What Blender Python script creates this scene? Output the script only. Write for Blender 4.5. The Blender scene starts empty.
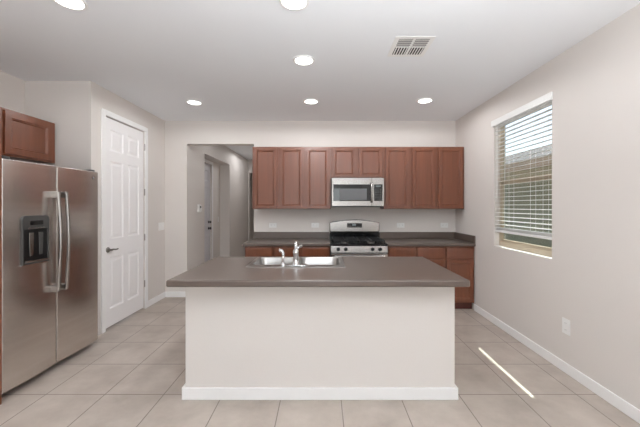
import bpy, bmesh, math, random
from mathutils import Vector, Matrix
random.seed(7)
scn = bpy.context.scene
COL = scn.collection
PI = math.pi

# ------------------------------------------------------------------ camera
cam_data = bpy.data.cameras.new('camera')
cam = bpy.data.objects.new('camera', cam_data)
COL.objects.link(cam)
cam.location = (0, 0, 1.42)
cam.rotation_euler = (PI / 2, 0, 0)
cam_data.sensor_width = 36
cam_data.lens = 315 / 640 * 36
cam_data.shift_x = -2 / 640
cam_data.shift_y = -7.5 / 640
cam_data.clip_start = 0.05
scn.camera = cam

# ------------------------------------------------------------------ sky, sun, daylight
world = bpy.data.worlds.new('sky')
scn.world = world
world.use_nodes = True
wn = world.node_tree
bgn = wn.nodes['Background']
sky = wn.nodes.new('ShaderNodeTexSky')
sky.sky_type = 'NISHITA'
sky.sun_disc = False
sky.sun_elevation = math.radians(51)
sky.sun_rotation = math.radians(45)
sky.air_density = 1.0
sky.dust_density = 2.0
wn.links.new(sky.outputs[0], bgn.inputs[0])
bgn.inputs[1].default_value = 0.22


def lamp(name, kind, loc, energy, color=(1, 1, 1), **kw):
    d = bpy.data.lights.new(name, kind)
    d.energy = energy
    d.color = color
    for k, v in kw.items():
        setattr(d, k, v)
    o = bpy.data.objects.new(name, d)
    COL.objects.link(o)
    o.location = loc
    return o


sun = lamp('sun', 'SUN', (6, 6, 9), 14.0, (1, 0.97, 0.93), angle=math.radians(0.53))
sun.rotation_euler = Vector((0.497, 0.50, 0.95)).to_track_quat('Z', 'Y').to_euler()
# daylight through the sliding door in the rear wall and the window in the right wall, both behind the camera
dl = lamp('daylight_sliding_door', 'AREA', (-0.68, -7.46, 1.23), 105, (0.90, 0.96, 1.0), shape='RECTANGLE', size=3.3, size_y=2.2)
dl.rotation_euler = (PI / 2, 0, 0)
dw = lamp('daylight_side_window', 'AREA', (2.06, -1.6, 1.5), 30, (0.90, 0.96, 1.0), shape='RECTANGLE', size=2.2, size_y=1.7)
dw.rotation_euler = (PI / 2 + math.radians(40), 0, PI / 2)

# unseen fill added to brighten the ceiling, standing in for the photographer's bounced flash
fl = lamp('flash_fill', 'AREA', (0.45, -0.8, 1.5), 126, (0.91, 0.965, 1.0), shape='DISK', size=1.0, spread=math.radians(125))
fl.rotation_euler = (PI - math.radians(26), 0, 0)

scn.view_settings.view_transform = 'Standard'
scn.view_settings.look = 'None'
scn.view_settings.gamma = 1
scn.view_settings.use_curve_mapping = False
scn.view_settings.exposure = -0.06
scn.cycles.use_denoising = True
scn.cycles.max_bounces = 12
scn.cycles.diffuse_bounces = 8


# ------------------------------------------------------------------ materials
def lin(r, g, b):
    f = lambda c: (c / 255 / 12.92) if c / 255 <= 0.04045 else ((c / 255 + 0.055) / 1.055) ** 2.4
    return (f(r), f(g), f(b), 1)


def material(name, rgb, rough=0.5, metal=0.0, coat=0.0, vary=0.0, vscale=(3, 3, 3), bump=0.0, bscale=60, aniso=0.0, emit=None, spec=0.5):
    m = bpy.data.materials.new(name)
    m.use_nodes = True
    nt = m.node_tree
    p = nt.nodes['Principled BSDF']
    p.inputs['Base Color'].default_value = lin(*rgb)
    p.inputs['Roughness'].default_value = rough
    p.inputs['Metallic'].default_value = metal
    p.inputs['Coat Weight'].default_value = coat
    p.inputs['Coat Roughness'].default_value = 0.25
    p.inputs['Specular IOR Level'].default_value = spec
    if aniso:
        p.inputs['Anisotropic'].default_value = aniso
    if emit:
        p.inputs['Emission Color'].default_value = (emit[0], emit[1], emit[2], 1)
        p.inputs['Emission Strength'].default_value = emit[3]
    tc = nt.nodes.new('ShaderNodeTexCoord')
    if vary:
        mp = nt.nodes.new('ShaderNodeMapping')
        mp.inputs['Scale'].default_value = vscale
        nt.links.new(tc.outputs['Object'], mp.inputs[0])
        nz = nt.nodes.new('ShaderNodeTexNoise')
        nz.inputs['Scale'].default_value = 1
        nz.inputs['Detail'].default_value = 6
        nt.links.new(mp.outputs[0], nz.inputs['Vector'])
        rp = nt.nodes.new('ShaderNodeValToRGB')
        c = lin(*rgb)
        rp.color_ramp.elements[0].position = 0.3
        rp.color_ramp.elements[1].position = 0.7
        rp.color_ramp.elements[0].color = tuple(v * (1 - vary) for v in c[:3]) + (1,)
        rp.color_ramp.elements[1].color = tuple(min(1, v * (1 + vary)) for v in c[:3]) + (1,)
        nt.links.new(nz.outputs['Fac'], rp.inputs[0])
        nt.links.new(rp.outputs[0], p.inputs['Base Color'])
    if bump:
        nb = nt.nodes.new('ShaderNodeTexNoise')
        nb.inputs['Scale'].default_value = bscale
        nb.inputs['Detail'].default_value = 4
        nt.links.new(tc.outputs['Object'], nb.inputs['Vector'])
        bp = nt.nodes.new('ShaderNodeBump')
        bp.inputs['Strength'].default_value = bump
        bp.inputs['Distance'].default_value = 0.004
        nt.links.new(nb.outputs['Fac'], bp.inputs['Height'])
        nt.links.new(bp.outputs[0], p.inputs['Normal'])
    return m


def tile_material():
    m = bpy.data.materials.new('floor_tile')
    m.use_nodes = True
    nt = m.node_tree
    p = nt.nodes['Principled BSDF']
    tc = nt.nodes.new('ShaderNodeTexCoord')
    mp = nt.nodes.new('ShaderNodeMapping')
    mp.inputs['Location'].default_value = (0.304 + 0.444 * 20, -2.373 + 0.455 * 30, 0)
    br = nt.nodes.new('ShaderNodeTexBrick')
    br.offset = 0
    br.squash = 1
    br.inputs['Scale'].default_value = 1
    br.inputs['Brick Width'].default_value = 0.444
    br.inputs['Row Height'].default_value = 0.455
    br.inputs['Mortar Size'].default_value = 0.0035
    br.inputs['Mortar Smooth'].default_value = 0.1
    br.inputs['Bias'].default_value = 0.0
    nt.links.new(tc.outputs['Object'], mp.inputs[0])
    nt.links.new(mp.outputs[0], br.inputs['Vector'])
    nz = nt.nodes.new('ShaderNodeTexNoise')
    nz.inputs['Scale'].default_value = 3.2
    nz.inputs['Detail'].default_value = 7
    nz.inputs['Roughness'].default_value = 0.6
    nt.links.new(tc.outputs['Object'], nz.inputs['Vector'])
    rp = nt.nodes.new('ShaderNodeValToRGB')
    rp.color_ramp.elements[0].position = 0.3
    rp.color_ramp.elements[0].color = lin(166, 154, 144)
    rp.color_ramp.elements[1].position = 0.72
    rp.color_ramp.elements[1].color = lin(194, 183, 173)
    nt.links.new(nz.outputs['Fac'], rp.inputs[0])
    for s in ('Color1', 'Color2'):
        nt.links.new(rp.outputs[0], br.inputs[s])
    br.inputs['Mortar'].default_value = lin(122, 111, 103)
    nt.links.new(br.outputs['Color'], p.inputs['Base Color'])
    p.inputs['Roughness'].default_value = 0.42
    bp = nt.nodes.new('ShaderNodeBump')
    bp.invert = True
    bp.inputs['Strength'].default_value = 0.5
    bp.inputs['Distance'].default_value = 0.003
    nt.links.new(br.outputs['Fac'], bp.inputs['Height'])
    nt.links.new(bp.outputs[0], p.inputs['Normal'])
    return m


def roof_material():
    m = material('roof_tile', (58, 56, 57), 0.85, vary=0.3, vscale=(4, 4, 4))
    nt = m.node_tree
    p = nt.nodes['Principled BSDF']
    tc = nt.nodes.new('ShaderNodeTexCoord')
    wv = nt.nodes.new('ShaderNodeTexWave')
    wv.bands_direction = 'Y'
    wv.inputs['Scale'].default_value = 1.1
    nt.links.new(tc.outputs['Object'], wv.inputs['Vector'])
    bp = nt.nodes.new('ShaderNodeBump')
    bp.inputs['Distance'].default_value = 0.05
    nt.links.new(wv.outputs['Fac'], bp.inputs['Height'])
    nt.links.new(bp.outputs[0], p.inputs['Normal'])
    return m


def pane_material(name, tint=(1, 1, 1), gloss=0.06):
    m = bpy.data.materials.new(name)
    m.use_nodes = True
    nt = m.node_tree
    nt.nodes.remove(nt.nodes['Principled BSDF'])
    out = nt.nodes['Material Output']
    tr = nt.nodes.new('ShaderNodeBsdfTransparent')
    tr.inputs[0].default_value = (*tint, 1)
    gl = nt.nodes.new('ShaderNodeBsdfGlossy')
    gl.inputs['Roughness'].default_value = 0.02
    mx = nt.nodes.new('ShaderNodeMixShader')
    mx.inputs[0].default_value = gloss
    nt.links.new(tr.outputs[0], mx.inputs[1])
    nt.links.new(gl.outputs[0], mx.inputs[2])
    nt.links.new(mx.outputs[0], out.inputs[0])
    return m


M = {
    'wall': material('wall_paint', (223, 217, 212), 0.8, bump=0.12, bscale=90, spec=0.3),
    'ceiling': material('ceiling_paint', (240, 242, 245), 0.85, bump=0.12, bscale=80, spec=0.2),
    'trim': material('white_trim', (246, 245, 244), 0.4),
    'door': material('door_paint', (246, 244, 244), 0.4),
    'entry_door': material('entry_door_paint', (212, 210, 214), 0.45),
    'tile': tile_material(),
    'wood': material('cherry_wood', (117, 67, 44), 0.38, coat=0.35, vary=0.13, vscale=(28, 28, 1.6)),
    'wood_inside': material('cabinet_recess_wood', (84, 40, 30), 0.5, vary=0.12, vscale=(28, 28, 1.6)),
    'counter': material('taupe_counter', (95, 82, 74), 0.34, vary=0.05, vscale=(140, 140, 140), coat=0.35),
    'steel': material('brushed_steel', (166, 161, 157), 0.27, metal=1.0, vary=0.03, vscale=(60, 60, 2), aniso=0.4),
    'steel_dark': material('brushed_steel_door', (220, 214, 209), 0.25, metal=1.0, vary=0.05, vscale=(0.3, 0.3, 22), aniso=0.5),
    'chrome': material('chrome', (222, 222, 224), 0.1, metal=1.0),
    'nickel': material('satin_nickel', (150, 146, 142), 0.3, metal=1.0),
    'sink_steel': material('sink_steel', (174, 171, 168), 0.28, metal=1.0, vary=0.03, vscale=(60, 60, 60)),
    'black': material('black_plastic', (18, 18, 19), 0.3),
    'enamel': material('black_enamel', (12, 12, 13), 0.12),
    'iron': material('cast_iron', (20, 20, 21), 0.55),
    'black_glass': material('black_glass', (10, 10, 12), 0.05, coat=0.5),
    'oven_mesh': material('door_window_mesh', (96, 96, 98), 0.3),
    'grey_plastic': material('grey_plastic', (66, 65, 64), 0.35),
    'dark_side': material('appliance_side', (70, 70, 72), 0.5),
    'white_plastic': material('white_plastic', (240, 239, 237), 0.35),
    'slot': material('dark_slot', (40, 38, 36), 0.6),
    'blind': material('blind_slat', (240, 240, 238), 0.4),
    'vinyl': material('tan_vinyl', (196, 182, 160), 0.45),
    'pane': pane_material('window_pane', (0.93, 0.96, 0.95)),
    'screen': pane_material('screen_mesh', (0.8, 0.82, 0.8), 0.0),
    'lens': material('lamp_lens', (255, 255, 255), 0.5, emit=(1.0, 0.96, 0.9, 9.0)),
    'display': material('lit_display', (20, 30, 28), 0.3, emit=(0.8, 0.9, 0.9, 0.22)),
    'stucco': material('neighbor_stucco', (190, 188, 168), 0.9, vary=0.06, bump=0.3, bscale=40),
    'fascia': material('fascia_paint', (196, 176, 152), 0.7),
    'roof': roof_material(),
    'gravel': material('gravel', (150, 143, 134), 0.95, vary=0.25, vscale=(30, 30, 30)),
    'emblem': material('emblem_dark', (58, 58, 62), 0.3, metal=0.6),
}

# ------------------------------------------------------------------ mesh helpers
W = {}


def add_box(bm, x0, x1, y0, y1, z0, z1):
    vs = [bm.verts.new(p) for p in ((x0, y0, z0), (x1, y0, z0), (x1, y1, z0), (x0, y1, z0), (x0, y0, z1), (x1, y0, z1), (x1, y1, z1), (x0, y1, z1))]
    for f in ((0, 3, 2, 1), (4, 5, 6, 7), (0, 1, 5, 4), (1, 2, 6, 5), (2, 3, 7, 6), (3, 0, 4, 7)):
        bm.faces.new([vs[i] for i in f])
    return vs


def box(*a):
    bm = bmesh.new()
    add_box(bm, *a)
    return bm


def add_lathe(bm, profile, center, axis='Z', n=24, caps=True):
    """profile: (radius, height along axis) pairs"""
    ax = {'X': Vector((1, 0, 0)), 'Y': Vector((0, 1, 0)), 'Z': Vector((0, 0, 1))}[axis] if isinstance(axis, str) else Vector(axis).normalized()
    u = ax.orthogonal().normalized()
    v = ax.cross(u)
    c = Vector(center)
    rings = []
    for r, h in profile:
        if r < 1e-6:
            rings.append([bm.verts.new(c + ax * h)])
        else:
            rings.append([bm.verts.new(c + ax * h + (u * math.cos(2 * PI * i / n) + v * math.sin(2 * PI * i / n)) * r) for i in range(n)])
    for a, b in zip(rings, rings[1:]):
        for i in range(n):
            j = (i + 1) % n
            if len(a) == 1 and len(b) == 1:
                continue
            if len(a) == 1:
                bm.faces.new((a[0], b[i], b[j]))
            elif len(b) == 1:
                bm.faces.new((a[i], a[j], b[0]))
            else:
                bm.faces.new((a[i], a[j], b[j], b[i]))
    for r in (rings[0], rings[-1]):
        if caps and len(r) > 1:
            bm.faces.new(r)


def lathe(profile, center, axis='Z', n=24, caps=True):
    bm = bmesh.new()
    add_lathe(bm, profile, center, axis, n, caps)
    return bm


def add_tube(bm, pts, radii, n=12, flat=1.0):
    """swept tube; radii is one number or one per point"""
    pts = [Vector(p) for p in pts]
    if not hasattr(radii, '__len__'):
        radii = [radii] * len(pts)
    rings = []
    prev = None
    for i, p in enumerate(pts):
        t = (pts[min(i + 1, len(pts) - 1)] - pts[max(i - 1, 0)]).normalized()
        if prev is None:
            u = t.orthogonal().normalized()
        else:
            u = (prev - t * prev.dot(t)).normalized()
        prev = u
        v = t.cross(u)
        rings.append([bm.verts.new(p + (u * math.cos(2 * PI * k / n) + v * math.sin(2 * PI * k / n) * flat) * radii[i]) for k in range(n)])
    for a, b in zip(rings, rings[1:]):
        for k in range(n):
            j = (k + 1) % n
            bm.faces.new((a[k], a[j], b[j], b[k]))
    bm.faces.new(rings[0])
    bm.faces.new(rings[-1])


def tube(pts, radii, n=12, flat=1.0):
    bm = bmesh.new()
    add_tube(bm, pts, radii, n, flat)
    return bm


def curve_pts(ctrl, steps=8):
    """Catmull-Rom through ctrl"""
    c = [Vector(p) for p in ctrl]
    c = [c[0] * 2 - c[1]] + c + [c[-1] * 2 - c[-2]]
    out = []
    for i in range(1, len(c) - 2):
        for s in range(steps):
            t = s / steps
            p0, p1, p2, p3 = c[i - 1:i + 3]
            out.append(0.5 * ((2 * p1) + (p2 - p0) * t + (2 * p0 - 5 * p1 + 4 * p2 - p3) * t * t + (3 * p1 - p0 - 3 * p2 + p3) * t ** 3))
    out.append(c[-2])
    return out


def add_prism(bm, outline, axis, a0, a1):
    """outline: 2-D polygon, extruded along axis ('X': pts are y,z; 'Y': x,z; 'Z': x,y)"""
    def P(p, a):
        return {'X': (a, p[0], p[1]), 'Y': (p[0], a, p[1]), 'Z': (p[0], p[1], a)}[axis]
    A = [bm.verts.new(P(p, a0)) for p in outline]
    B = [bm.verts.new(P(p, a1)) for p in outline]
    bm.faces.new(A)
    bm.faces.new(B)
    n = len(outline)
    for i in range(n):
        j = (i + 1) % n
        bm.faces.new((A[i], A[j], B[j], B[i]))


def prism(outline, axis, a0, a1):
    bm = bmesh.new()
    add_prism(bm, outline, axis, a0, a1)
    return bm


def round_rect(x0, x1, y0, y1, r, n=5):
    pts = []
    for cx, cy, a in ((x1 - r, y1 - r, 0), (x0 + r, y1 - r, PI / 2), (x0 + r, y0 + r, PI), (x1 - r, y0 + r, 1.5 * PI)):
        for i in range(n + 1):
            t = a + PI / 2 * i / n
            pts.append((cx + r * math.cos(t), cy + r * math.sin(t)))
    return pts


def panel_face(us, vs, panels, rings, thick, place):
    """a slab whose front is cut into cells; cells in `panels` carry moulded rings of (inset, depth).
    place(u, v, d) -> world point, d measured outwards from the slab's front face"""
    bm = bmesh.new()
    q = lambda pts: bm.faces.new([bm.verts.new(place(*p)) for p in pts])
    for i in range(len(us) - 1):
        for j in range(len(vs) - 1):
            u0, u1, v0, v1 = us[i], us[i + 1], vs[j], vs[j + 1]
            if (i, j) not in panels:
                q(((u0, v0, 0), (u1, v0, 0), (u1, v1, 0), (u0, v1, 0)))
                continue
            loops = [((u0, v0, 0), (u1, v0, 0), (u1, v1, 0), (u0, v1, 0))]
            for ins, d in rings:
                loops.append(((u0 + ins, v0 + ins, d), (u1 - ins, v0 + ins, d), (u1 - ins, v1 - ins, d), (u0 + ins, v1 - ins, d)))
            for a, b in zip(loops, loops[1:]):
                for k in range(4):
                    l = (k + 1) % 4
                    q((a[k], a[l], b[l], b[k]))
            q(loops[-1])
    # sides and back, split where the front is split
    u0, u1, v0, v1 = us[0], us[-1], vs[0], vs[-1]
    for a, b in zip(us, us[1:]):
        q(((a, v0, 0), (b, v0, 0), (b, v0, -thick), (a, v0, -thick)))
        q(((a, v1, 0), (b, v1, 0), (b, v1, -thick), (a, v1, -thick)))
    for a, b in zip(vs, vs[1:]):
        q(((u0, a, 0), (u0, b, 0), (u0, b, -thick), (u0, a, -thick)))
        q(((u1, a, 0), (u1, b, 0), (u1, b, -thick), (u1, a, -thick)))
    for i in range(len(us) - 1):
        for j in range(len(vs) - 1):
            q(((us[i], vs[j], -thick), (us[i + 1], vs[j], -thick), (us[i + 1], vs[j + 1], -thick), (us[i], vs[j + 1], -thick)))
    bmesh.ops.remove_doubles(bm, verts=bm.verts, dist=1e-5)
    return bm


def obj(name, bm, mat, parent=None, local=False, bevel=0.0, segs=2, smooth=None):
    bmesh.ops.remove_doubles(bm, verts=bm.verts, dist=1e-6)
    bmesh.ops.recalc_face_normals(bm, faces=bm.faces)
    me = bpy.data.meshes.new(name)
    bm.to_mesh(me)
    bm.free()
    me.materials.append(M[mat])
    o = bpy.data.objects.new(name, me)
    COL.objects.link(o)
    if parent is not None:
        o.parent = parent
        W[o] = W[parent]
        if not local:
            me.transform(W[parent].inverted())
    else:
        xs = [v.co for v in me.vertices]
        c = Vector(((min(v.x for v in xs) + max(v.x for v in xs)) / 2, (min(v.y for v in xs) + max(v.y for v in xs)) / 2, min(v.z for v in xs)))
        if mat in ('tile',):
            c = Vector((0, 0, 0))
        me.transform(Matrix.Translation(-c))
        o.location = c
        W[o] = Matrix.Translation(c)
    if smooth or (smooth is None and bevel):
        me.polygons.foreach_set('use_smooth', [True] * len(me.polygons))
        me.set_sharp_from_angle(angle=math.radians(40))
    if bevel:
        b = o.modifiers.new('bevel', 'BEVEL')
        b.width = bevel
        b.segments = segs
        b.limit_method = 'ANGLE'
        b.angle_limit = math.radians(40)
        b.harden_normals = True
    return o


def tag(o, label=None, cat=None, group=None, kind=None):
    if label: o['label'] = label
    if cat: o['category'] = cat
    if group: o['group'] = group
    if kind: o['kind'] = kind
    return o


def thing(name, loc, label, cat, group=None, rotz=0.0):
    o = bpy.data.objects.new(name, None)
    COL.objects.link(o)
    o.empty_display_size = 0.1
    o.location = loc
    o.rotation_euler = (0, 0, rotz)
    W[o] = Matrix.Translation(loc) @ Matrix.Rotation(rotz, 4, 'Z')
    return tag(o, label, cat, group)


def struct(name, bm, mat, label, cat, **kw):
    return tag(obj(name, bm, mat, **kw), label, cat, kind='structure')


def boxes(*bs):
    bm = bmesh.new()
    for b in bs:
        add_box(bm, *b)
    return bm


# ------------------------------------------------------------------ key dimensions
XR, XL, XP = 2.08, -3.15, -2.45          # right wall, left wall, pantry wall
YB, YP, YREAR = 4.91, 3.34, -7.5         # kitchen back wall, pantry front, rear wall
H = 2.746
WY0, WY1, WZ0, WZ1 = 2.85, 3.81, 0.94, 2.42   # window opening

# ------------------------------------------------------------------ room shell
struct('floor', box(-3.4, 2.22, YREAR - .14, 11.0, -0.10, 0.0), 'tile', 'large square beige ceramic floor tiles with thin grout', 'floor')
struct('ceiling', box(-3.4, 2.22, YREAR - .14, 11.0, H, H + 0.12), 'ceiling', 'smooth white ceiling with recessed lights', 'ceiling')
struct('wall_back', boxes((XP - .12, -2.106, YB, YB + .13, 0, H), (-2.106, -1.06, YB, YB + .13, 2.387, H), (-1.06, XR, YB, YB + .13, 0, H)),
       'wall', 'light greige wall behind the range and wall cabinets', 'wall')
struct('wall_right', boxes((XR, XR + .14, YREAR, -2.7, 0, H), (XR, XR + .14, -2.7, -.5, 0, .65), (XR, XR + .14, -2.7, -.5, 2.35, H), (XR, XR + .14, -.5, WY0, 0, H),
                           (XR, XR + .14, WY0, WY1, 0, WZ0), (XR, XR + .14, WY0, WY1, WZ1, H), (XR, XR + .14, WY1, YB + .13, 0, H)),
       'wall', 'greige side wall with the blind-covered window', 'wall')
struct('wall_left', box(XL - .14, XL, YREAR, YP, 0, H), 'wall', 'greige wall behind the refrigerator', 'wall')
struct('wall_pantry', boxes((XL - .14, XP, YP, YP + .12, 0, H), (XP - .12, XP, YP + .12, 3.55, 0, H), (XP - .12, XP, 3.55, 4.35, 2.445, H), (XP - .12, XP, 4.35, YB, 0, H),
                            (XL - .14, XL, YP + .12, YB, 0, H)),
       'wall', 'greige pantry corner wall holding the white six-panel door', 'wall')
struct('wall_rear', boxes((XL - .14, -2.4, YREAR - .14, YREAR, 0, H), (-2.4, 1.05, YREAR - .14, YREAR, 2.38, H), (1.05, XR + .14, YREAR - .14, YREAR, 0, H)),
       'wall', 'greige rear wall around a sliding door', 'wall')
# hallway beyond the opening
HX, HR = -2.13, -0.95
struct('wall_hall_left', boxes((HX - .12, HX, YB + .13, 5.71, 0, H), (HX - .36, HX, 5.71, 7.26, 2.375, H), (HX - .12, HX, 7.26, 9.1, 0, H),
                               (HX - .36, HX - .12, 5.65, 5.71, 0, H), (HX - .36, HX - .12, 7.26, 7.32, 0, H),
                               (HX - .36, HX - .22, 6.72, 7.26, 0, 2.375), (HX - .36, HX - .22, 5.71, 5.80, 0, 2.375), (HX - .36, HX - .22, 5.80, 6.72, 2.30, 2.375)),
       'wall', 'hallway side wall with the recessed entry', 'wall')
struct('wall_hall_right', box(HR, HR + .12, YB + .13, 9.1, 0, H), 'wall', 'hallway wall behind the kitchen cabinets', 'wall')
struct('wall_hall_end', boxes((HX - .12, -2.10, 9.1, 9.22, 0, H), (-2.10, -1.2, 9.1, 9.22, 2.38, H), (-1.2, HR + .12, 9.1, 9.22, 0, H),
                              (-2.4, -.8, 10.8, 10.9, 0, H), (-2.4, -2.3, 9.22, 10.8, 0, H), (-.9, -.8, 9.22, 10.8, 0, H)),
       'wall', 'end wall of the hallway with a doorway', 'wall')

# baseboards
def baseboard(name, x0, x1, y0, y1, label):
    struct(name, box(x0, x1, y0, y1, 0, .088), 'trim', label, 'baseboard', bevel=.005)


baseboard('baseboard_right', XR - .014, XR, YREAR, 4.285, 'white baseboard along the window wall')
baseboard('baseboard_back', XP + .014, -2.106, YB - .014, YB, 'short white baseboard beside the hallway opening')
baseboard('baseboard_pantry', XP, XP + .014, 4.412, YB, 'white baseboard beyond the pantry door')
baseboard('baseboard_hall', HX, HX + .014, YB + .13, 5.71, 'white baseboard in the hallway')
baseboard('baseboard_left', XL, XL + .014, YREAR, 2.1, 'white baseboard on the refrigerator wall')

# ------------------------------------------------------------------ pantry door (six panels)
def door_casing(name, x, y0, y1, ztop, w=.06, t=.016, mat='trim', parent=None):
    return obj(name, boxes((x, x + t, y0 - w, y0, 0, ztop + w), (x, x + t, y1, y1 + w, 0, ztop + w), (x, x + t, y0, y1, ztop, ztop + w)), mat, parent, bevel=.004)


DY0, DY1, DZ0, DZ1 = 3.556, 4.344, 0.02, 2.436
px = XP - .014
cw = (DY1 - DY0)
us = [0, .105, .105 + .245, cw - .35, cw - .105, cw]
vs = [0, .205, .805, 1.015, 1.925, 2.045, 2.29, DZ1 - DZ0]
six = panel_face(us, vs, {(i, j) for i in (1, 3) for j in (1, 3, 5)}, [(.012, -.011), (.03, -.011), (.05, -.003)], .035,
                 lambda u, v, d: (px + d, DY0 + u, DZ0 + v))
d1 = struct('door_1', six, 'door', 'white six-panel pantry door with lever handle', 'door')
door_casing('door_casing', XP, 3.55, 4.35, 2.445, parent=d1)
hd = obj('door_handle', lathe([(.0, 0), (.032, 0), (.032, .006), (.026, .012), (.012, .014), (.011, .05), (.0, .05)], (px, 3.622, .915), 'X'), 'nickel', d1, smooth=True)
obj('lever', tube(curve_pts([(px + .045, 3.615, .915), (px + .05, 3.65, .918), (px + .05, 3.70, .912), (px + .046, 3.735, .916)], 5), [.011] * 5 + [.009] * 10 + [.007]), 'nickel', hd, smooth=True)
for z in (2.23, 1.61, .99, .35):
    obj('hinge', lathe([(0, -.045), (.007, -.045), (.007, .045), (0, .045)], (XP + .004, DY1 + .002, z), 'Z', 10), 'nickel', d1, smooth=True)

# entry door in the hallway recess
ex = HX - .22 - .03
six = panel_face([0, .11, .37, .53, .79, .90], [0, .2, .8, 1.0, 1.8, 1.92, 2.14, 2.28], {(i, j) for i in (1, 3) for j in (1, 3, 5)}, [(.012, -.01), (.03, -.01), (.05, -.003)], .04,
                 lambda u, v, d: (ex + d, 5.81 + u, .015 + v))
d2 = struct('door_2', six, 'entry_door', 'pale grey entry door in the hallway recess with two dark locks', 'door')
door_casing('door_casing', HX - .22, 5.80, 6.72, 2.30, w=.055, t=.012, parent=d2)
for nm, z, r in (('door_knob', .955, .03), ('deadbolt', 1.085, .026)):
    obj(nm, lathe([(0, 0), (r, 0), (r, .01), (r * .5, .014), (r * .5, .03), (r * .95, .04), (r * .95, .055), (0, .06)], (ex, 6.60, z), 'X', 20), 'emblem', d2, smooth=True)

# ------------------------------------------------------------------ window in the right wall
wx0, wx1 = XR + .064, XR + .110
fw = .034
zm = 1.70
frame = boxes((wx0, wx1, WY0, WY0 + fw, WZ0, WZ1), (wx0, wx1, WY1 - fw, WY1, WZ0, WZ1), (wx0, wx1, WY0 + fw, WY1 - fw, WZ0, WZ0 + .06), (wx0, wx1, WY0 + fw, WY1 - fw, WZ1 - fw, WZ1),
              (wx0 + .005, wx1 - .005, WY0 + fw, WY1 - fw, zm - .024, zm + .024))
w1 = struct('window_1', frame, 'vinyl', 'tan framed single-hung window behind the blind', 'window', bevel=.004)
obj('lower_sash', boxes((wx0 + .008, wx0 + .028, WY0 + fw, WY0 + fw + .02, WZ0 + .06, zm - .024), (wx0 + .008, wx0 + .028, WY1 - fw - .02, WY1 - fw, WZ0 + .06, zm - .024),
                        (wx0 + .008, wx0 + .028, WY0 + fw + .02, WY1 - fw - .02, WZ0 + .06, WZ0 + .085)), 'vinyl', w1)
obj('pane', box(wx0 + .016, wx0 + .019, WY0 + fw + .02, WY1 - fw - .02, WZ0 + .085, zm - .024), 'pane', w1)
obj('pane', box(wx1 - .02, wx1 - .017, WY0 + fw, WY1 - fw, zm + .024, WZ1 - fw), 'pane', w1)
obj('insect_screen', box(wx1 - .006, wx1 - .005, WY0 + fw, WY1 - fw, WZ0 + .06, zm - .024), 'screen', w1)
obj('window_sill', box(XR - .002, wx0, WY0, WY1, WZ0, WZ0 + .002), 'trim', w1)

# frames around the daylight openings behind the camera
struct('window_2', boxes((XR + .06, XR + .12, -2.7, -2.64, .65, 2.35), (XR + .06, XR + .12, -.56, -.5, .65, 2.35), (XR + .06, XR + .12, -2.64, -.56, .65, .71), (XR + .06, XR + .12, -2.64, -.56, 2.29, 2.35), (XR + .06, XR + .12, -1.63, -1.57, .71, 2.29)),
       'vinyl', 'wide tan framed window behind the viewer', 'window')
struct('door_3', boxes((-2.4, -2.33, YREAR - .12, YREAR - .06, 0, 2.38), (.98, 1.05, YREAR - .12, YREAR - .06, 0, 2.38), (-.72, -.63, YREAR - .12, YREAR - .06, .06, 2.31),
                         (-2.33, .98, YREAR - .12, YREAR - .06, 0, .06), (-2.33, .98, YREAR - .12, YREAR - .06, 2.31, 2.38)),
       'vinyl', 'wide sliding patio door in the rear wall behind the viewer', 'door')

# blind
bx0, bx1 = XR + .006, XR + .056
bl = thing('window_blind', (XR + .03, (WY0 + WY1) / 2, 1.10), 'white horizontal slat blind lowered almost to the sill of the window', 'blind')
obj('valance', box(XR - .022, XR - .002, WY0 - .02, WY1 + .03, 2.378, 2.450), 'blind', bl, bevel=.006)
obj('headrail', box(bx0, bx1, WY0 + .008, WY1 - .008, 2.372, 2.412), 'blind', bl)
bm = bmesh.new()
for q in range(4):
    z = 1.1385 + q * .0085
    add_prism(bm, [(bx0, z), (bx0 + .025, z + .003), (bx1, z), (bx1, z + .0028), (bx0 + .025, z + .0058), (bx0, z + .0028)], 'Y', WY0 + .01, WY1 - .01)
z = 1.20
while z < 2.365:
    add_prism(bm, [(bx0, z - .002), (bx0 + .025, z + .002), (bx1, z + .002), (bx1, z + .004), (bx0 + .025, z + .004), (bx0, z)], 'Y', WY0 + .01, WY1 - .01)
    z += .0462
sl = obj('slats', bm, 'blind', bl)
obj('bottom_rail', box(bx0, bx1, WY0 + .01, WY1 - .01, 1.110, 1.138), 'blind', bl, bevel=.004)
bm = bmesh.new()
for y in (WY0 + .12, WY0 + .30, WY1 - .30, WY1 - .12):
    for x in (bx0 - .002, bx1 + .002):
        add_tube(bm, [(x, y, 1.11), (x, y, 2.375)], .0014, 6)
obj('ladder_cord', bm, 'blind', bl)
obj('tilt_wand', tube([(bx0 - .008, WY1 - .07, 1.5), (bx0 - .008, WY1 - .07, 2.375)], .0035, 8), 'blind', bl)

# ------------------------------------------------------------------ outside the window
nb = thing('neighbor_house', (6.5, 6, 0), 'neighbouring stucco house with grey tile roof seen through the blind', 'house')
obj('house_wall', box(5.45, 9.6, -2, 18, 0, 2.42), 'stucco', nb)
obj('tile_roof', prism([(5.0, 2.48), (7.6, 3.36), (10.1, 2.48), (10.1, 2.55), (7.6, 3.45), (5.0, 2.56)], 'Y', -2.4, 18.4), 'roof', nb)
obj('fascia', box(4.97, 5.0, -2.4, 18.4, 2.34, 2.55), 'fascia', nb)
obj('soffit', box(5.0, 5.45, -2.4, 18.4, 2.42, 2.44), 'fascia', nb)
struct('roof_eave', boxes((2.22, 2.74, -6, 6.5, 2.70, 2.73), (2.74, 2.765, -6, 6.5, 2.66, 2.82)), 'fascia', 'roof overhang above the side window', 'eave')
struct('ground_outside', box(2.22, 12, -8, 20, -.16, -.06), 'gravel', 'tan gravel side yard', 'ground')

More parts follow.
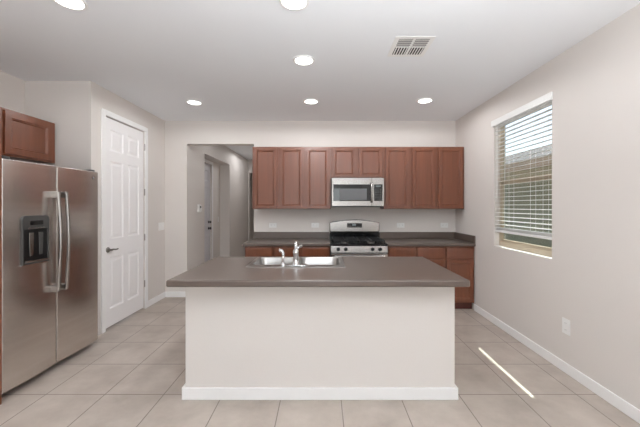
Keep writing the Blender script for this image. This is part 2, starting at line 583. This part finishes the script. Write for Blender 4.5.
# ------------------------------------------------------------------ cabinets
def cab_door(parent, name, x0, x1, z0, z1, yf, rail=.038):
    w, h = x1 - x0, z1 - z0
    if h < .2:
        bm = panel_face([0, w], [0, h], {(0, 0)}, [(.006, .004)], .018, lambda u, v, d: (x0 + u, yf - d, z0 + v))
    else:
        bm = panel_face([0, rail, w - rail, w], [0, rail, h - rail, h], {(1, 1)}, [(.002, -.005), (.006, -.005), (.008, -.001), (.012, -.002), (.018, -.011)], .02, lambda u, v, d: (x0 + u, yf - d, z0 + v))
    return obj(name, bm, 'wood', parent, bevel=.0025)


def wall_cabinet(x0, x1, z0, z1, ndoors, label):
    """hung on the back wall, facing the viewer"""
    yb, yc = YB - .002, 4.60
    c = thing('wall_cabinet', ((x0 + x1) / 2, (yb + yc) / 2, z0), label, 'cabinet', 'wall cabinets over the back counter')
    obj('body', box(x0 + .0008, x1 - .0008, yc, yb, z0, z1), 'wood', c)
    m = .025
    w = (x1 - x0) / ndoors
    for i in range(ndoors):
        cab_door(c, 'door', x0 + i * w + m, x0 + (i + 1) * w - m, z0 + .012, z1 - .018, yc - .0205)
    return c


UZ0, UZ1 = 1.376, 2.284
wall_cabinet(-1.017, -.634, UZ0, UZ1, 1, 'single-door brown wall cabinet at the end beside the hallway opening')
wall_cabinet(-.634, .128, UZ0, UZ1, 2, 'tall double-door brown wall cabinet directly left of the microwave')
wall_cabinet(.128, .902, 1.828, UZ1, 2, 'short double-door brown wall cabinet above the microwave')
wall_cabinet(.902, 1.672, UZ0, UZ1, 2, 'tall double-door brown wall cabinet directly right of the microwave')
wall_cabinet(1.672, 2.072, UZ0, UZ1, 1, 'single-door brown wall cabinet in the corner against the window wall')


def base_cabinet(x0, x1, n, label):
    yf = 4.29
    c = thing('base_cabinet', ((x0 + x1) / 2, 4.6, 0), label, 'cabinet', 'base cabinets under the back counter')
    obj('body', box(x0 + .0008, x1 - .0008, yf, YB - .002, .10, .872), 'wood', c)
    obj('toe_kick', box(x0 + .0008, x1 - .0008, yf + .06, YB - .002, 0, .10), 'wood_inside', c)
    w = (x1 - x0) / n
    m = .017
    for i in range(n):
        a, b = x0 + i * w + m, x0 + (i + 1) * w - m
        cab_door(c, 'drawer', a, b, .715, .855, yf - .0185)
        cab_door(c, 'door', a, b, .125, .69, yf - .0205)


base_cabinet(-1.05, -.66, 1, 'narrow brown base cabinet at the hallway end of the back counter')
base_cabinet(-.66, .108, 2, 'wide brown base cabinet directly left of the gas range')
base_cabinet(.892, 1.675, 2, 'wide brown base cabinet directly right of the gas range')
base_cabinet(1.675, 2.07, 1, 'narrow brown base cabinet in the corner by the window wall')

# counters along the back wall
ct = obj('countertop', box(-1.075, .110, 4.255, YB - .003, .874, .914), 'counter', bevel=.008, segs=3)
tag(ct, 'taupe countertop on the base cabinets left of the range', 'countertop', 'back counters')
obj('backsplash', box(-1.06, .110, YB - .022, YB - .003, .9145, 1.016), 'counter', ct, bevel=.003)
ct = obj('countertop', box(.890, XR - .003, 4.255, YB - .003, .874, .914), 'counter', bevel=.008, segs=3)
tag(ct, 'taupe countertop on the base cabinets right of the range', 'countertop', 'back counters')
obj('backsplash', boxes((.890, XR - .023, YB - .022, YB - .003, .9145, 1.016), (XR - .022, XR - .003, 4.26, YB - .003, .9145, 1.016)), 'counter', ct, bevel=.003)

# cabinet above the refrigerator, on the left wall
c = thing('wall_cabinet', (XL + .17, 2.76, 1.87), 'dark brown wall cabinet hung above the refrigerator', 'cabinet')
fx = -2.82
obj('body', box(XL + .002, fx, 2.20, 3.325, 1.869, 2.29), 'wood', c)
for a, b in ((2.215, 2.755), (2.785, 3.275)):
    w, h = b - a, .385
    bm = panel_face([0, .055, w - .055, w], [0, .055, h - .055, h], {(1, 1)}, [(.002, -.005), (.006, -.005), (.008, -.001), (.012, -.002), (.018, -.011)], .02, lambda u, v, d: (fx + .0205 + d, a + u, 1.885 + v))
    obj('door', bm, 'wood', c, bevel=.0025)
pn = obj('end_panel', box(XL + .002, -2.295, 2.236, 2.256, 0, 1.866), 'wood')
tag(pn, 'reddish brown wooden panel standing against the near side of the refrigerator', 'panel')

# ------------------------------------------------------------------ refrigerator (local frame: x outwards, y along the front, z up)
FW = .95
fr = thing('refrigerator', (-2.33, 2.265, 0), 'stainless steel side-by-side refrigerator with ice and water dispenser', 'refrigerator', rotz=math.radians(-1.1))
L = dict(parent=fr, local=True)
obj('body', box(-.70, -.042, .006, FW - .006, .056, 1.745), 'dark_side', **L)
obj('base_grille', box(-.14, -.10, .01, FW - .01, .008, .0555), 'black', **L)
for y in (.06, FW - .06):
    obj('foot', lathe([(0, 0), (.018, 0), (.018, .0555), (0, .0555)], (-.17, y, 0), 'Z', 12), 'black', **L)
split = .458


def rdoor(y0, y1):
    bm = bmesh.new()
    n = 8
    out = []
    for i in range(n + 1):
        t = i / n
        out.append((.028 + .012 * math.sin(PI * t) ** .8, y0 + (y1 - y0) * t))
    pts = [(-.04, y0), (.0, y0)] + [(a, b) for a, b in out] + [(.0, y1), (-.04, y1)]
    add_prism(bm, pts, 'Z', .062, 1.765)
    return bm


fdoor = obj('freezer_door', rdoor(0, split - .003), 'steel_dark', fr, local=True, bevel=.008, segs=3)
rd = obj('fridge_door', rdoor(split + .003, FW), 'steel_dark', fr, local=True, bevel=.008, segs=3)
for y, door in ((split - .048, fdoor), (split + .034, rd)):
    pts = curve_pts([(.085, y, .70), (.092, y, .80), (.103, y, 1.0), (.107, y, 1.12), (.103, y, 1.26), (.092, y, 1.44), (.085, y, 1.535)], 6)
    hdl = obj('handle', tube(pts, .014, 14, 1.25), 'steel', door, local=True, smooth=True)
for y, door in ((split - .048, fdoor), (split + .034, rd)):
    for z0 in (.690, 1.490):
        obj('handle_mount', box(.030, .092, y - .017, y + .017, z0, z0 + .055), 'steel', door, local=True, bevel=.005)
for y in (.05, FW - .05):
    obj('hinge_cover', box(-.09, .01, y - .03, y + .03, 1.7655, 1.785), 'grey_plastic', fr, local=True, bevel=.006)
# dispenser in the freezer door
q0, q1, s0, s1 = .130, .362, .965, 1.345
dp = bmesh.new()
hy0, hy1, hz0, hz1 = q0 + .012, q1 - .016, s0 + .016, s1 - .105
xf, xb = .052, .0415
arc = [(q1 - .03 + .03 * math.sin(t), s1 - .03 + .03 * math.cos(t)) for t in [i * PI / 12 for i in range(7)]]
add_prism(dp, [(q0, hz1)] + [(q0 + q1 - a, b) for a, b in reversed(arc)] + arc + [(q1, hz1)], 'X', .030, xf)
for b in ((q0, q1, s0, hz0), (q0, hy0, hz0, hz1), (hy1, q1, hz0, hz1)):
    add_box(dp, .030, xf, b[0], b[1], b[2], b[3])
disp = obj('dispenser', dp, 'grey_plastic', fr, local=True, bevel=.003)
obj('dispenser_recess', box(.036, .0445, hy0, hy1, hz0, hz1), 'black', disp, local=True)
obj('dispenser_display', box(xf + .0003, xf + .002, q0 + .06, q1 - .06, s1 - .075, s1 - .04), 'black_glass', disp, local=True)
bm = bmesh.new()
for i in range(5):
    add_box(bm, xf + .0003, xf + .0022, q0 + .045 + i * .03, q0 + .063 + i * .03, s1 - .105, s1 - .092)
obj('dispenser_buttons', bm, 'steel', disp, local=True)
for y in (q0 + .075, q1 - .075):
    obj('dispenser_paddle', prism([(y - .014, hz0 + .05), (y + .014, hz0 + .05), (y + .020, hz1 - .03), (y - .020, hz1 - .03)], 'X', .046, .0515), 'steel' if y < .24 else 'grey_plastic', disp, local=True, bevel=.003)
obj('drip_tray', box(.0452, .064, hy0 + .002, hy1 - .002, hz0 + .0005, hz0 + .012), 'steel', disp, local=True, bevel=.002)
obj('dispenser_trim', boxes((.03, xf + .002, q0 - .005, q1 + .005, s0 - .006, s0 - .0005)), 'chrome', disp, local=True)
em = obj('emblem', lathe([(0, 0), (.013, 0), (.013, .003), (.0115, .004), (.0108, .003), (0, .003)], (.0345, FW - .075, 1.70), 'X', 24), 'emblem', rd, local=True, smooth=True)
bm = bmesh.new()
for s in (-1, 1):
    add_tube(bm, curve_pts([(.038, FW - .075 + s * .007, 1.704), (.038, FW - .075 + s * .003, 1.706), (.038, FW - .075 + s * .002, 1.697), (.038, FW - .075 + s * .007, 1.695)], 4), .0009, 6)
obj('emblem_monogram', bm, 'chrome', em, local=True)

# ------------------------------------------------------------------ island
IX0, IX1, IY0, IY1 = -1.007, .978, 2.318, 3.13
isl = thing('kitchen_island', ((IX0 + IX1) / 2, (IY0 + IY1) / 2, 0), 'island base with painted drywall front and white baseboard under the taupe counter', 'island')
outl = [(IX0, IY0), (IX1, IY0), (IX1, IY1 - .02), (IX1 - .09, IY1 - .02), (IX1 - .09, IY0 + .12), (IX0 + .09, IY0 + .12), (IX0 + .09, IY1 - .02), (IX0, IY1 - .02)]
obj('drywall', prism(outl, 'Z', 0, .866), 'wall', isl, bevel=.006)
obj('island_baseboard', boxes((IX0 - .02, IX1 + .02, IY0 - .016, IY0, 0, .088), (IX0 - .02, IX0, IY0, IY1 - .02, 0, .088), (IX1, IX1 + .02, IY0, IY1 - .02, 0, .088)), 'trim', isl, bevel=.005)
ja, jb = IX0 + .0905, IX1 - .0905
bm = boxes((ja, ja + .02, IY0 + .121, IY1 - .02, .1, .866), (jb - .02, jb, IY0 + .121, IY1 - .02, .1, .866), (ja + .02, jb - .02, IY0 + .121, IY1 - .02, .1, .12),
           (ja + .02, jb - .02, IY1 - .04, IY1 - .02, .12, .866), (-.68, -.66, IY0 + .121, IY1 - .04, .12, .866), (.22, .24, IY0 + .121, IY1 - .04, .12, .866))
obj('island_cabinet', bm, 'wood', isl)
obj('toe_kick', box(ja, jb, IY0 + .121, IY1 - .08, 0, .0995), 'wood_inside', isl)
nI = 5
for i in range(nI):
    w = (jb - ja) / nI
    a, b = ja + i * w + .015, ja + (i + 1) * w - .015
    for z0, z1, nm in ((.125, .69, 'door'), (.715, .85, 'drawer')):
        bm = panel_face([0, b - a], [0, z1 - z0], {(0, 0)}, [(.05, 0), (.06, -.008)] if nm == 'door' else [(.006, .004)], .019, lambda u, v, d: (a + u, IY1 - .0005 + d, z0 + v))
        obj(nm, bm, 'wood', isl)

# sink cut-out shared by counter and sink
SX0, SX1, SY0, SY1 = -.632, .192, 2.595, 3.105
CX0, CX1, CY0, CY1 = -1.064, 1.012, 2.142, 3.158
k = .014
bm = bmesh.new()
zt, zb = .914, .866
ox = [CX0, SX0 + k, SX1 - k, CX1]
oy = [CY0, SY0 + k, SY1 - k, CY1]
for zz in (zt, zb):
    for i in range(3):
        for j in range(3):
            if (i, j) != (1, 1):
                bm.faces.new([bm.verts.new((x, y, zz)) for x, y in ((ox[i], oy[j]), (ox[i + 1], oy[j]), (ox[i + 1], oy[j + 1]), (ox[i], oy[j + 1]))])
for i in range(3):
    for y in (CY0, CY1):
        bm.faces.new([bm.verts.new(p) for p in ((ox[i], y, zb), (ox[i + 1], y, zb), (ox[i + 1], y, zt), (ox[i], y, zt))])
    for x in (CX0, CX1):
        bm.faces.new([bm.verts.new(p) for p in ((x, oy[i], zb), (x, oy[i + 1], zb), (x, oy[i + 1], zt), (x, oy[i], zt))])
for y in (oy[1], oy[2]):
    bm.faces.new([bm.verts.new(p) for p in ((ox[1], y, zb), (ox[2], y, zb), (ox[2], y, zt), (ox[1], y, zt))])
for x in (ox[1], ox[2]):
    bm.faces.new([bm.verts.new(p) for p in ((x, oy[1], zb), (x, oy[2], zb), (x, oy[2], zt), (x, oy[1], zt))])
bmesh.ops.remove_doubles(bm, verts=bm.verts, dist=1e-5)
ic = obj('countertop', bm, 'counter', bevel=.012, segs=4)
tag(ic, 'wide taupe countertop overhanging the island and holding the sink', 'countertop')

# double-bowl sink
bm = bmesh.new()
zr = .9195
bowls = [(SX0 + .035, -.235), (-.205, SX1 - .035)]
by0, by1 = SY0 + .085, SY1 - .03
gx = [SX0, bowls[0][0], bowls[0][1], bowls[1][0], bowls[1][1], SX1]
gy = [SY0, by0, by1, SY1]
for i in range(5):
    for j in range(3):
        x0, x1, y0, y1 = gx[i], gx[i + 1], gy[j], gy[j + 1]
        if j == 1 and i in (1, 3):
            loops = []
            n = 5
            corner = [(x1, y1), (x0, y1), (x0, y0), (x1, y0)]
            loops.append([bm.verts.new((*corner[q // (n + 1)], zr)) for q in range(4 * (n + 1))])
            for ins, zz, r in ((.0, zr, .06), (.006, zr - .008, .058), (.016, zr - .16, .05), (.035, zr - .178, .035)):
                loops.append([bm.verts.new((a, b, zz)) for a, b in round_rect(x0 + ins, x1 - ins, y0 + ins, y1 - ins, r, n)])
            for A, B in zip(loops, loops[1:]):
                m_ = len(A)
                for q in range(m_):
                    p = (q + 1) % m_
                    vs4 = [A[q], A[p], B[p], B[q]]
                    if A is loops[0] and (A[q].co - A[p].co).length < 1e-6:
                        vs4 = [A[q], B[p], B[q]]
                    bm.faces.new(vs4)
            bm.faces.new(loops[-1])
        else:
            bm.faces.new([bm.verts.new((a, b, zr)) for a, b in ((x0, y0), (x1, y0), (x1, y1), (x0, y1))])
# turned-down edge of the rim
for a, b in (((SX0, SY0), (SX1, SY0)), ((SX1, SY0), (SX1, SY1)), ((SX1, SY1), (SX0, SY1)), ((SX0, SY1), (SX0, SY0))):
    bm.faces.new([bm.verts.new(p) for p in ((*a, zr), (*b, zr), (*b, .9142), (*a, .9142))])
bmesh.ops.remove_doubles(bm, verts=bm.verts, dist=1e-5)
snk = thing('kitchen_sink', ((SX0 + SX1) / 2, (SY0 + SY1) / 2, .9142), 'double-bowl stainless steel sink set into the island counter', 'sink')
obj('basin', bm, 'sink_steel', snk, smooth=True)
for x0, x1 in bowls:
    obj('drain', lathe([(0, 0), (.043, 0), (.043, .003), (.03, .0035), (.028, .001), (0, .001)], ((x0 + x1) / 2, (by0 + by1) / 2, zr - .1775), 'Z', 20), 'chrome', snk, smooth=True)

# faucet and side sprayer on the near rim of the sink
fxp, fyp = -.218, SY0 + .042
fa = thing('faucet', (fxp, fyp, zr), 'chrome single-lever faucet standing on the middle of the sink rim', 'faucet')
obj('base_plate', prism(round_rect(fxp - .10, fxp + .10, fyp - .027, fyp + .027, .026, 6), 'Z', zr + .0003, zr + .010), 'chrome', fa, bevel=.003)
obj('body', lathe([(0, .010), (.027, .010), (.026, .02), (.022, .035), (.021, .09), (.024, .10), (.024, .125), (.018, .14), (0, .143)], (fxp, fyp, zr), 'Z', 24), 'chrome', fa, smooth=True)
obj('spout', tube(curve_pts([(fxp, fyp + .01, zr + .08), (fxp - .002, fyp + .03, zr + .15), (fxp - .004, fyp + .065, zr + .178), (fxp - .006, fyp + .12, zr + .188), (fxp - .008, fyp + .175, zr + .172), (fxp - .008, fyp + .195, zr + .135)], 6), .014, 14), 'chrome', fa, smooth=True)
obj('lever', tube(curve_pts([(fxp + .002, fyp, zr + .135), (fxp + .020, fyp - .002, zr + .152), (fxp + .038, fyp - .006, zr + .166), (fxp + .056, fyp - .012, zr + .168)], 5), [.013] * 6 + [.011] * 9 + [.010]), 'chrome', fa, smooth=True)
sxp, syp = fxp - .108, fyp
sp = thing('side_sprayer', (sxp, syp, zr), 'small chrome pull-out sprayer left of the faucet', 'sprayer')
obj('base', lathe([(0, .0003), (.022, .0003), (.021, .008), (.014, .022), (.012, .035), (0, .035)], (sxp, syp, zr), 'Z', 20), 'chrome', sp, smooth=True)
obj('spray_head', tube(curve_pts([(sxp, syp, zr + .03), (sxp + .002, syp, zr + .07), (sxp - .001, syp + .004, zr + .105), (sxp - .018, syp + .008, zr + .125), (sxp - .03, syp + .01, zr + .122)], 5), [.012] * 8 + [.014] * 5 + [.017] * 6 + [.018, .016], 14), 'chrome', sp, smooth=True)

# ------------------------------------------------------------------ gas range
RX0, RX1, RYF, RYB = .118, .882, 4.235, 4.90
rc = (RX0 + RX1) / 2
rg = thing('gas_range', (rc, 4.56, 0), 'stainless steel gas range with black cooktop between the base cabinets', 'range')
obj('body', box(RX0, RX1, RYF, RYB, .04, .885), 'dark_side', rg)
for x in (RX0 + .05, RX1 - .05):
    for y in (RYF + .06, RYB - .06):
        obj('foot', lathe([(0, 0), (.02, 0), (.02, .04), (0, .04)], (x, y, 0), 'Z', 12), 'black', rg)
obj('storage_drawer', box(RX0 + .003, RX1 - .003, RYF - .025, RYF - .0005, .06, .235), 'steel', rg, bevel=.004)
od = obj('oven_door', box(RX0 + .003, RX1 - .003, RYF - .03, RYF - .0005, .245, .785), 'steel', rg, bevel=.005)
obj('oven_window', box(RX0 + .13, RX1 - .13, RYF - .032, RYF - .0302, .36, .66), 'black_glass', od)
obj('handle', tube([(RX0 + .05, RYF - .075, .755), (RX1 - .05, RYF - .075, .755)], .013, 14), 'steel', od, smooth=True)
for x in (RX0 + .07, RX1 - .07):
    obj('handle_mount', box(x - .012, x + .012, RYF - .075, RYF - .030, .745, .765), 'steel', od, bevel=.003)
cp = obj('control_panel', prism([(RYF - .028, .795), (RYF - .0005, .795), (RYF - .0005, .883), (RYF - .014, .883)], 'X', RX0 + .002, RX1 - .002), 'steel', rg, bevel=.003)
for x in (RX0 + .10, RX0 + .20, RX1 - .205, RX1 - .105):
    kb = obj('knob', lathe([(0, 0), (.026, 0), (.025, .006), (.021, .010), (.019, .030), (0, .032)], (x, RYF - .020, .840), (0, -1, .15), 20), 'black', rg, smooth=True)
    obj('knob_grip', box(x - .004, x + .004, RYF - .060, RYF - .045, .828, .860), 'black', kb, bevel=.002)
ck = obj('cooktop', box(RX0 - .001, RX1 + .001, RYF - .012, RYB - .08, .8855, .912), 'enamel', rg, bevel=.006)
for x in (RX0 + .20, RX1 - .20):
    for y, r in ((RYF + .15, .05), (RYF + .42, .042)):
        b = obj('burner', lathe([(0, 0), (r, 0), (r, .008), (r * .85, .014), (0, .014)], (x, y, .9125), 'Z', 24), 'nickel', rg, smooth=True)
        obj('burner_cap', lathe([(0, 0), (r * .78, 0), (r * .78, .006), (r * .6, .010), (0, .011)], (x, y, .9268), 'Z', 24), 'iron', b, smooth=True)
for s in (0, 1):
    a, b = (RX0 + .03, rc - .008) if s == 0 else (rc + .008, RX1 - .03)
    y0, y1 = RYF + .02, RYB - .10
    bm = bmesh.new()
    t = .006
    zg0, zg1 = .942, .954
    for x in (a, (a + b) / 2 - t, b - 2 * t):
        add_box(bm, x, x + 2 * t, y0, y1, zg0, zg1)
    for y in (y0, y0 + .135, (y0 + y1) / 2, y1 - .14, y1 - 2 * t):
        add_box(bm, a, b, y, y + 2 * t, zg0 - .0005, zg1 - .0005)
    for x in (a, b - 2 * t):
        for y in (y0, y1 - 2 * t, (y0 + y1) / 2):
            add_box(bm, x, x + 2 * t, y, y + 2 * t, .9122, zg0)
    obj('grate', bm, 'iron', rg)
bg = []
for i in range(17):
    t = i / 16
    bg.append((RX0 + .0 + (RX1 - RX0) * t, 1.165 + .045 * math.sin(PI * t) ** .8))
outl = [(RX0, 1.02), (RX1, 1.02)] + [(p[0], p[1]) for p in reversed(bg)]
bgd = obj('backguard', prism(outl, 'Y', RYB - .07, RYB), 'steel', rg, bevel=.012, segs=3)
obj('backguard_base', box(RX0, RX1, RYB - .078, RYB, .9125, 1.019), 'enamel', rg, bevel=.003)
cd = obj('clock_panel', box(rc - .115, rc + .115, RYB - .0735, RYB - .0702, 1.09, 1.155), 'black_glass', bgd, bevel=.001)
obj('clock_display', box(rc - .035, rc + .02, RYB - .0745, RYB - .0736, 1.12, 1.145), 'display', cd)
bm = bmesh.new()
for i in range(8):
    x = rc - .10 + i * .0265
    add_box(bm, x, x + .015, RYB - .0742, RYB - .0736, 1.099, 1.109)
obj('clock_buttons', bm, 'grey_plastic', cd)

# ------------------------------------------------------------------ microwave
MX0, MX1, MYF, MYB, MZ0, MZ1 = .137, .884, 4.50, 4.905, 1.405, 1.822
mw = thing('microwave', ((MX0 + MX1) / 2, 4.7, MZ0), 'stainless steel over-the-range microwave with black glass door', 'microwave')
obj('body', box(MX0, MX1, MYF, MYB, MZ0 + .012, MZ1), 'dark_side', mw)
obj('bottom_grille', boxes((MX0 + .01, MX1 - .01, MYF + .01, MYB - .01, MZ0, MZ0 + .0115)), 'black', mw)
mdx = MX0 + .57
md = obj('door', box(MX0 + .001, mdx, MYF - .03, MYF - .0005, MZ0 + .012, MZ1 - .001), 'steel', mw, bevel=.005)
dg = obj('door_glass', box(MX0 + .022, mdx - .02, MYF - .0325, MYF - .0303, MZ0 + .085, MZ1 - .095), 'black_glass', md, bevel=.001)
obj('door_window', box(MX0 + .11, mdx - .07, MYF - .0332, MYF - .0326, MZ0 + .10, MZ1 - .155), 'oven_mesh', dg)
obj('handle', tube(curve_pts([(mdx - .005, MYF - .045, MZ0 + .07), (mdx - .005, MYF - .07, MZ0 + .11), (mdx - .005, MYF - .075, (MZ0 + MZ1) / 2), (mdx - .005, MYF - .07, MZ1 - .11), (mdx - .005, MYF - .045, MZ1 - .07)], 5), .016, 12), 'steel', md, smooth=True)
for z0 in (MZ0 + .065, MZ1 - .085):
    obj('handle_mount', box(mdx - .018, mdx + .006, MYF - .055, MYF - .0305, z0, z0 + .02), 'steel', md)
mp_ = obj('control_panel', box(mdx + .002, MX1 - .001, MYF - .028, MYF - .0005, MZ0 + .012, MZ1 - .001), 'steel', mw, bevel=.004)
kp = obj('keypad', box(mdx + .032, MX1 - .025, MYF - .0305, MYF - .0283, MZ0 + .085, MZ1 - .095), 'black_glass', mp_, bevel=.001)
obj('display', box(mdx + .055, MX1 - .05, MYF - .0315, MYF - .0306, MZ1 - .128, MZ1 - .112), 'display', kp)
bm = bmesh.new()
for r in range(6):
    for q in range(3):
        x, zz = mdx + .045 + q * .034, MZ1 - .16 - r * .024
        add_box(bm, x, x + .022, MYF - .0313, MYF - .0306, zz - .010, zz)
obj('keypad_buttons', bm, 'grey_plastic', kp)

# ------------------------------------------------------------------ recessed ceiling lights
def downlight(x, y, label, power=21.0, z=H):
    t = thing('ceiling_light', (x, y, z - .012), label, 'light', 'recessed ceiling lights')
    obj('trim_ring', lathe([(.082, .0), (.098, .004), (.098, .0118), (.078, .0118), (.078, .004), (.082, .0)], (x, y, z - .012), 'Z', 36, False), 'trim', t, smooth=True)
    obj('lens', lathe([(0, .003), (.0775, .006), (.0775, .0115), (0, .0115)], (x, y, z - .012), 'Z', 36), 'lens', t, smooth=True)
    l = lamp('light_beam', 'SPOT', (0, 0, -.01), power, (0.97, 0.98, 1.0), spot_size=math.radians(178), spot_blend=.2, shadow_soft_size=.07)
    l.parent = t


downlight(-1.63, 2.03, 'recessed light cut by the upper edge of the picture above the refrigerator', 26)
downlight(-.18, 2.03, 'recessed light cut by the upper edge of the picture above the sink', 24)
downlight(-.165, 2.86, 'large recessed light halfway along the middle of the ceiling', 54)
downlight(-1.63, 4.02, 'recessed light near the hallway opening and pantry door', 13)
downlight(-.14, 3.98, 'recessed light in front of the cabinets left of the microwave')
downlight(1.29, 3.95, 'recessed light nearest the corner by the window wall')
downlight(-1.55, 7.75, 'recessed light in the hallway ceiling', 24)
downlight(-1.55, 5.75, 'recessed light just inside the hallway', 5)

# ------------------------------------------------------------------ ceiling vent
VX0, VX1, VY0, VY1 = .577, .893, 2.46, 2.79
vt = thing('ceiling_vent', ((VX0 + VX1) / 2, (VY0 + VY1) / 2, H - .008), 'white square air vent in the ceiling with angled louvers', 'vent')
e = .035
xm, ymid = (VX0 + VX1) / 2, VY0 + .165
zf = H - .0035
obj('vent_frame', boxes((VX0, VX1, VY0, VY0 + e, zf, H - .0005), (VX0, VX1, VY1 - e, VY1, zf, H - .0005), (VX0, VX0 + e, VY0 + e, VY1 - e, zf, H - .0005), (VX1 - e, VX1, VY0 + e, VY1 - e, zf, H - .0005),
                        (xm - .010, xm + .010, VY0 + e, VY1 - e, zf, H - .0005)), 'white_plastic', vt, bevel=.002)
obj('duct_shade', box(VX0 + e, VX1 - e, VY0 + e, VY1 - e, H - .0015, H - .0006), 'slot', vt)  # dark sheet on the uncut ceiling; the duct's shade is in its colour
bm = bmesh.new()
for a, b in ((VX0 + e, xm - .010), (xm + .010, VX1 - e)):
    # near half: blades running away from the viewer; far half: blades running across
    n = 5
    for q in range(n):
        x = a + (b - a) * (q + .5) / n
        add_prism(bm, [(x - .005, H - .0043), (x + .005, H - .0043), (x + .005, H - .002), (x - .003, H - .002)], 'Y', ymid + .006, VY1 - e)
    n = 4
    for q in range(n):
        y = VY0 + e + (ymid - .006 - VY0 - e) * (q + .5) / n
        add_prism(bm, [(y - .009, H - .0043), (y + .007, H - .0043), (y + .008, H - .002), (y - .004, H - .002)], 'X', a, b)
    add_box(bm, a, b, ymid - .005, ymid + .005, H - .0044, H - .002)
obj('louvers', bm, 'white_plastic', vt)

# ------------------------------------------------------------------ wall plates
def plate(name, c, n, w, h, label, cat, kind, group=None):
    """c: centre on the wall surface; n: wall normal axis '-Y', '-X' or '+X'"""
    def pl(u, v, d):
        if n == '-Y': return (c[0] + u, c[1] - d, c[2] + v)
        if n == '-X': return (c[0] - d, c[1] + u, c[2] + v)
        return (c[0] + d, c[1] + u, c[2] + v)

    def slab(u0, u1, v0, v1, d0, d1):
        a, b = pl(u0, v0, d0), pl(u1, v1, d1)
        return (min(a[0], b[0]), max(a[0], b[0]), min(a[1], b[1]), max(a[1], b[1]), min(a[2], b[2]), max(a[2], b[2]))
    t = thing(name, pl(0, -h / 2, 0), label, cat, group)
    obj('cover_plate', box(*slab(-w / 2, w / 2, -h / 2, h / 2, .0003, .006)), 'white_plastic', t, bevel=.002)
    if kind == 'outlet':
        for s in (-1, 1):
            r = (s * w * .22, 0) if w > h else (0, s * h * .22)
            sk = obj('socket', box(*slab(r[0] - .014, r[0] + .014, r[1] - .014, r[1] + .014, .0061, .0085)), 'white_plastic', t, bevel=.001)
            bs = []
            for q in (-.006, .006):
                bs.append(slab(r[0] - .004, r[0] + .005, r[1] + q - .001, r[1] + q + .001, .0086, .0089) if w > h else slab(r[0] + q - .001, r[0] + q + .001, r[1] - .004, r[1] + .005, .0086, .0089))
            obj('socket_slots', boxes(*bs), 'slot', sk)
    elif kind == 'switch':
        for s in ((-.046, 0, .046) if w > h else (0,)):
            obj('rocker', box(*slab(s - .016, s + .016, -.032, .032, .0061, .010)), 'white_plastic', t, bevel=.002)
    return t


G = 'outlets in the wall above the back counter'
oz = 1.42 - 19.5 / 64.1 + .005
for x, lb in ((-.765, 'white horizontal outlet on the wall at the hallway end of the counter'), (-.105, 'white horizontal outlet on the wall just left of the range'),
              (1.225, 'white horizontal outlet on the wall just right of the range'), (1.905, 'white horizontal outlet on the wall nearest the window corner')):
    plate('outlet', (x, YB, oz), '-Y', .118, .075, lb, 'outlet', 'outlet', G)
plate('outlet', (XR, 2.68, .395), '-X', .084, .13, 'white outlet low on the window wall above the baseboard', 'outlet', 'outlet')
plate('light_switch', (XP, 4.80, 1.11), '+X', .165, .118, 'white wide wall switch plate between pantry door and hallway opening', 'switch', 'switch')
plate('light_switch', (HX - .22, 7.13, 1.12), '+X', .075, .118, 'white wall switch in the hallway recess beside the entry door', 'switch', 'switch')
th = plate('thermostat', (HX, 5.46, 1.38), '+X', .15, .14, 'white thermostat on the hallway wall', 'thermostat', 'none')
obj('thermostat_housing', box(HX + .0062, HX + .026, 5.40, 5.52, 1.325, 1.435), 'white_plastic', th, bevel=.005)
obj('thermostat_screen', box(HX + .0262, HX + .027, 5.43, 5.49, 1.385, 1.42), 'grey_plastic', th)
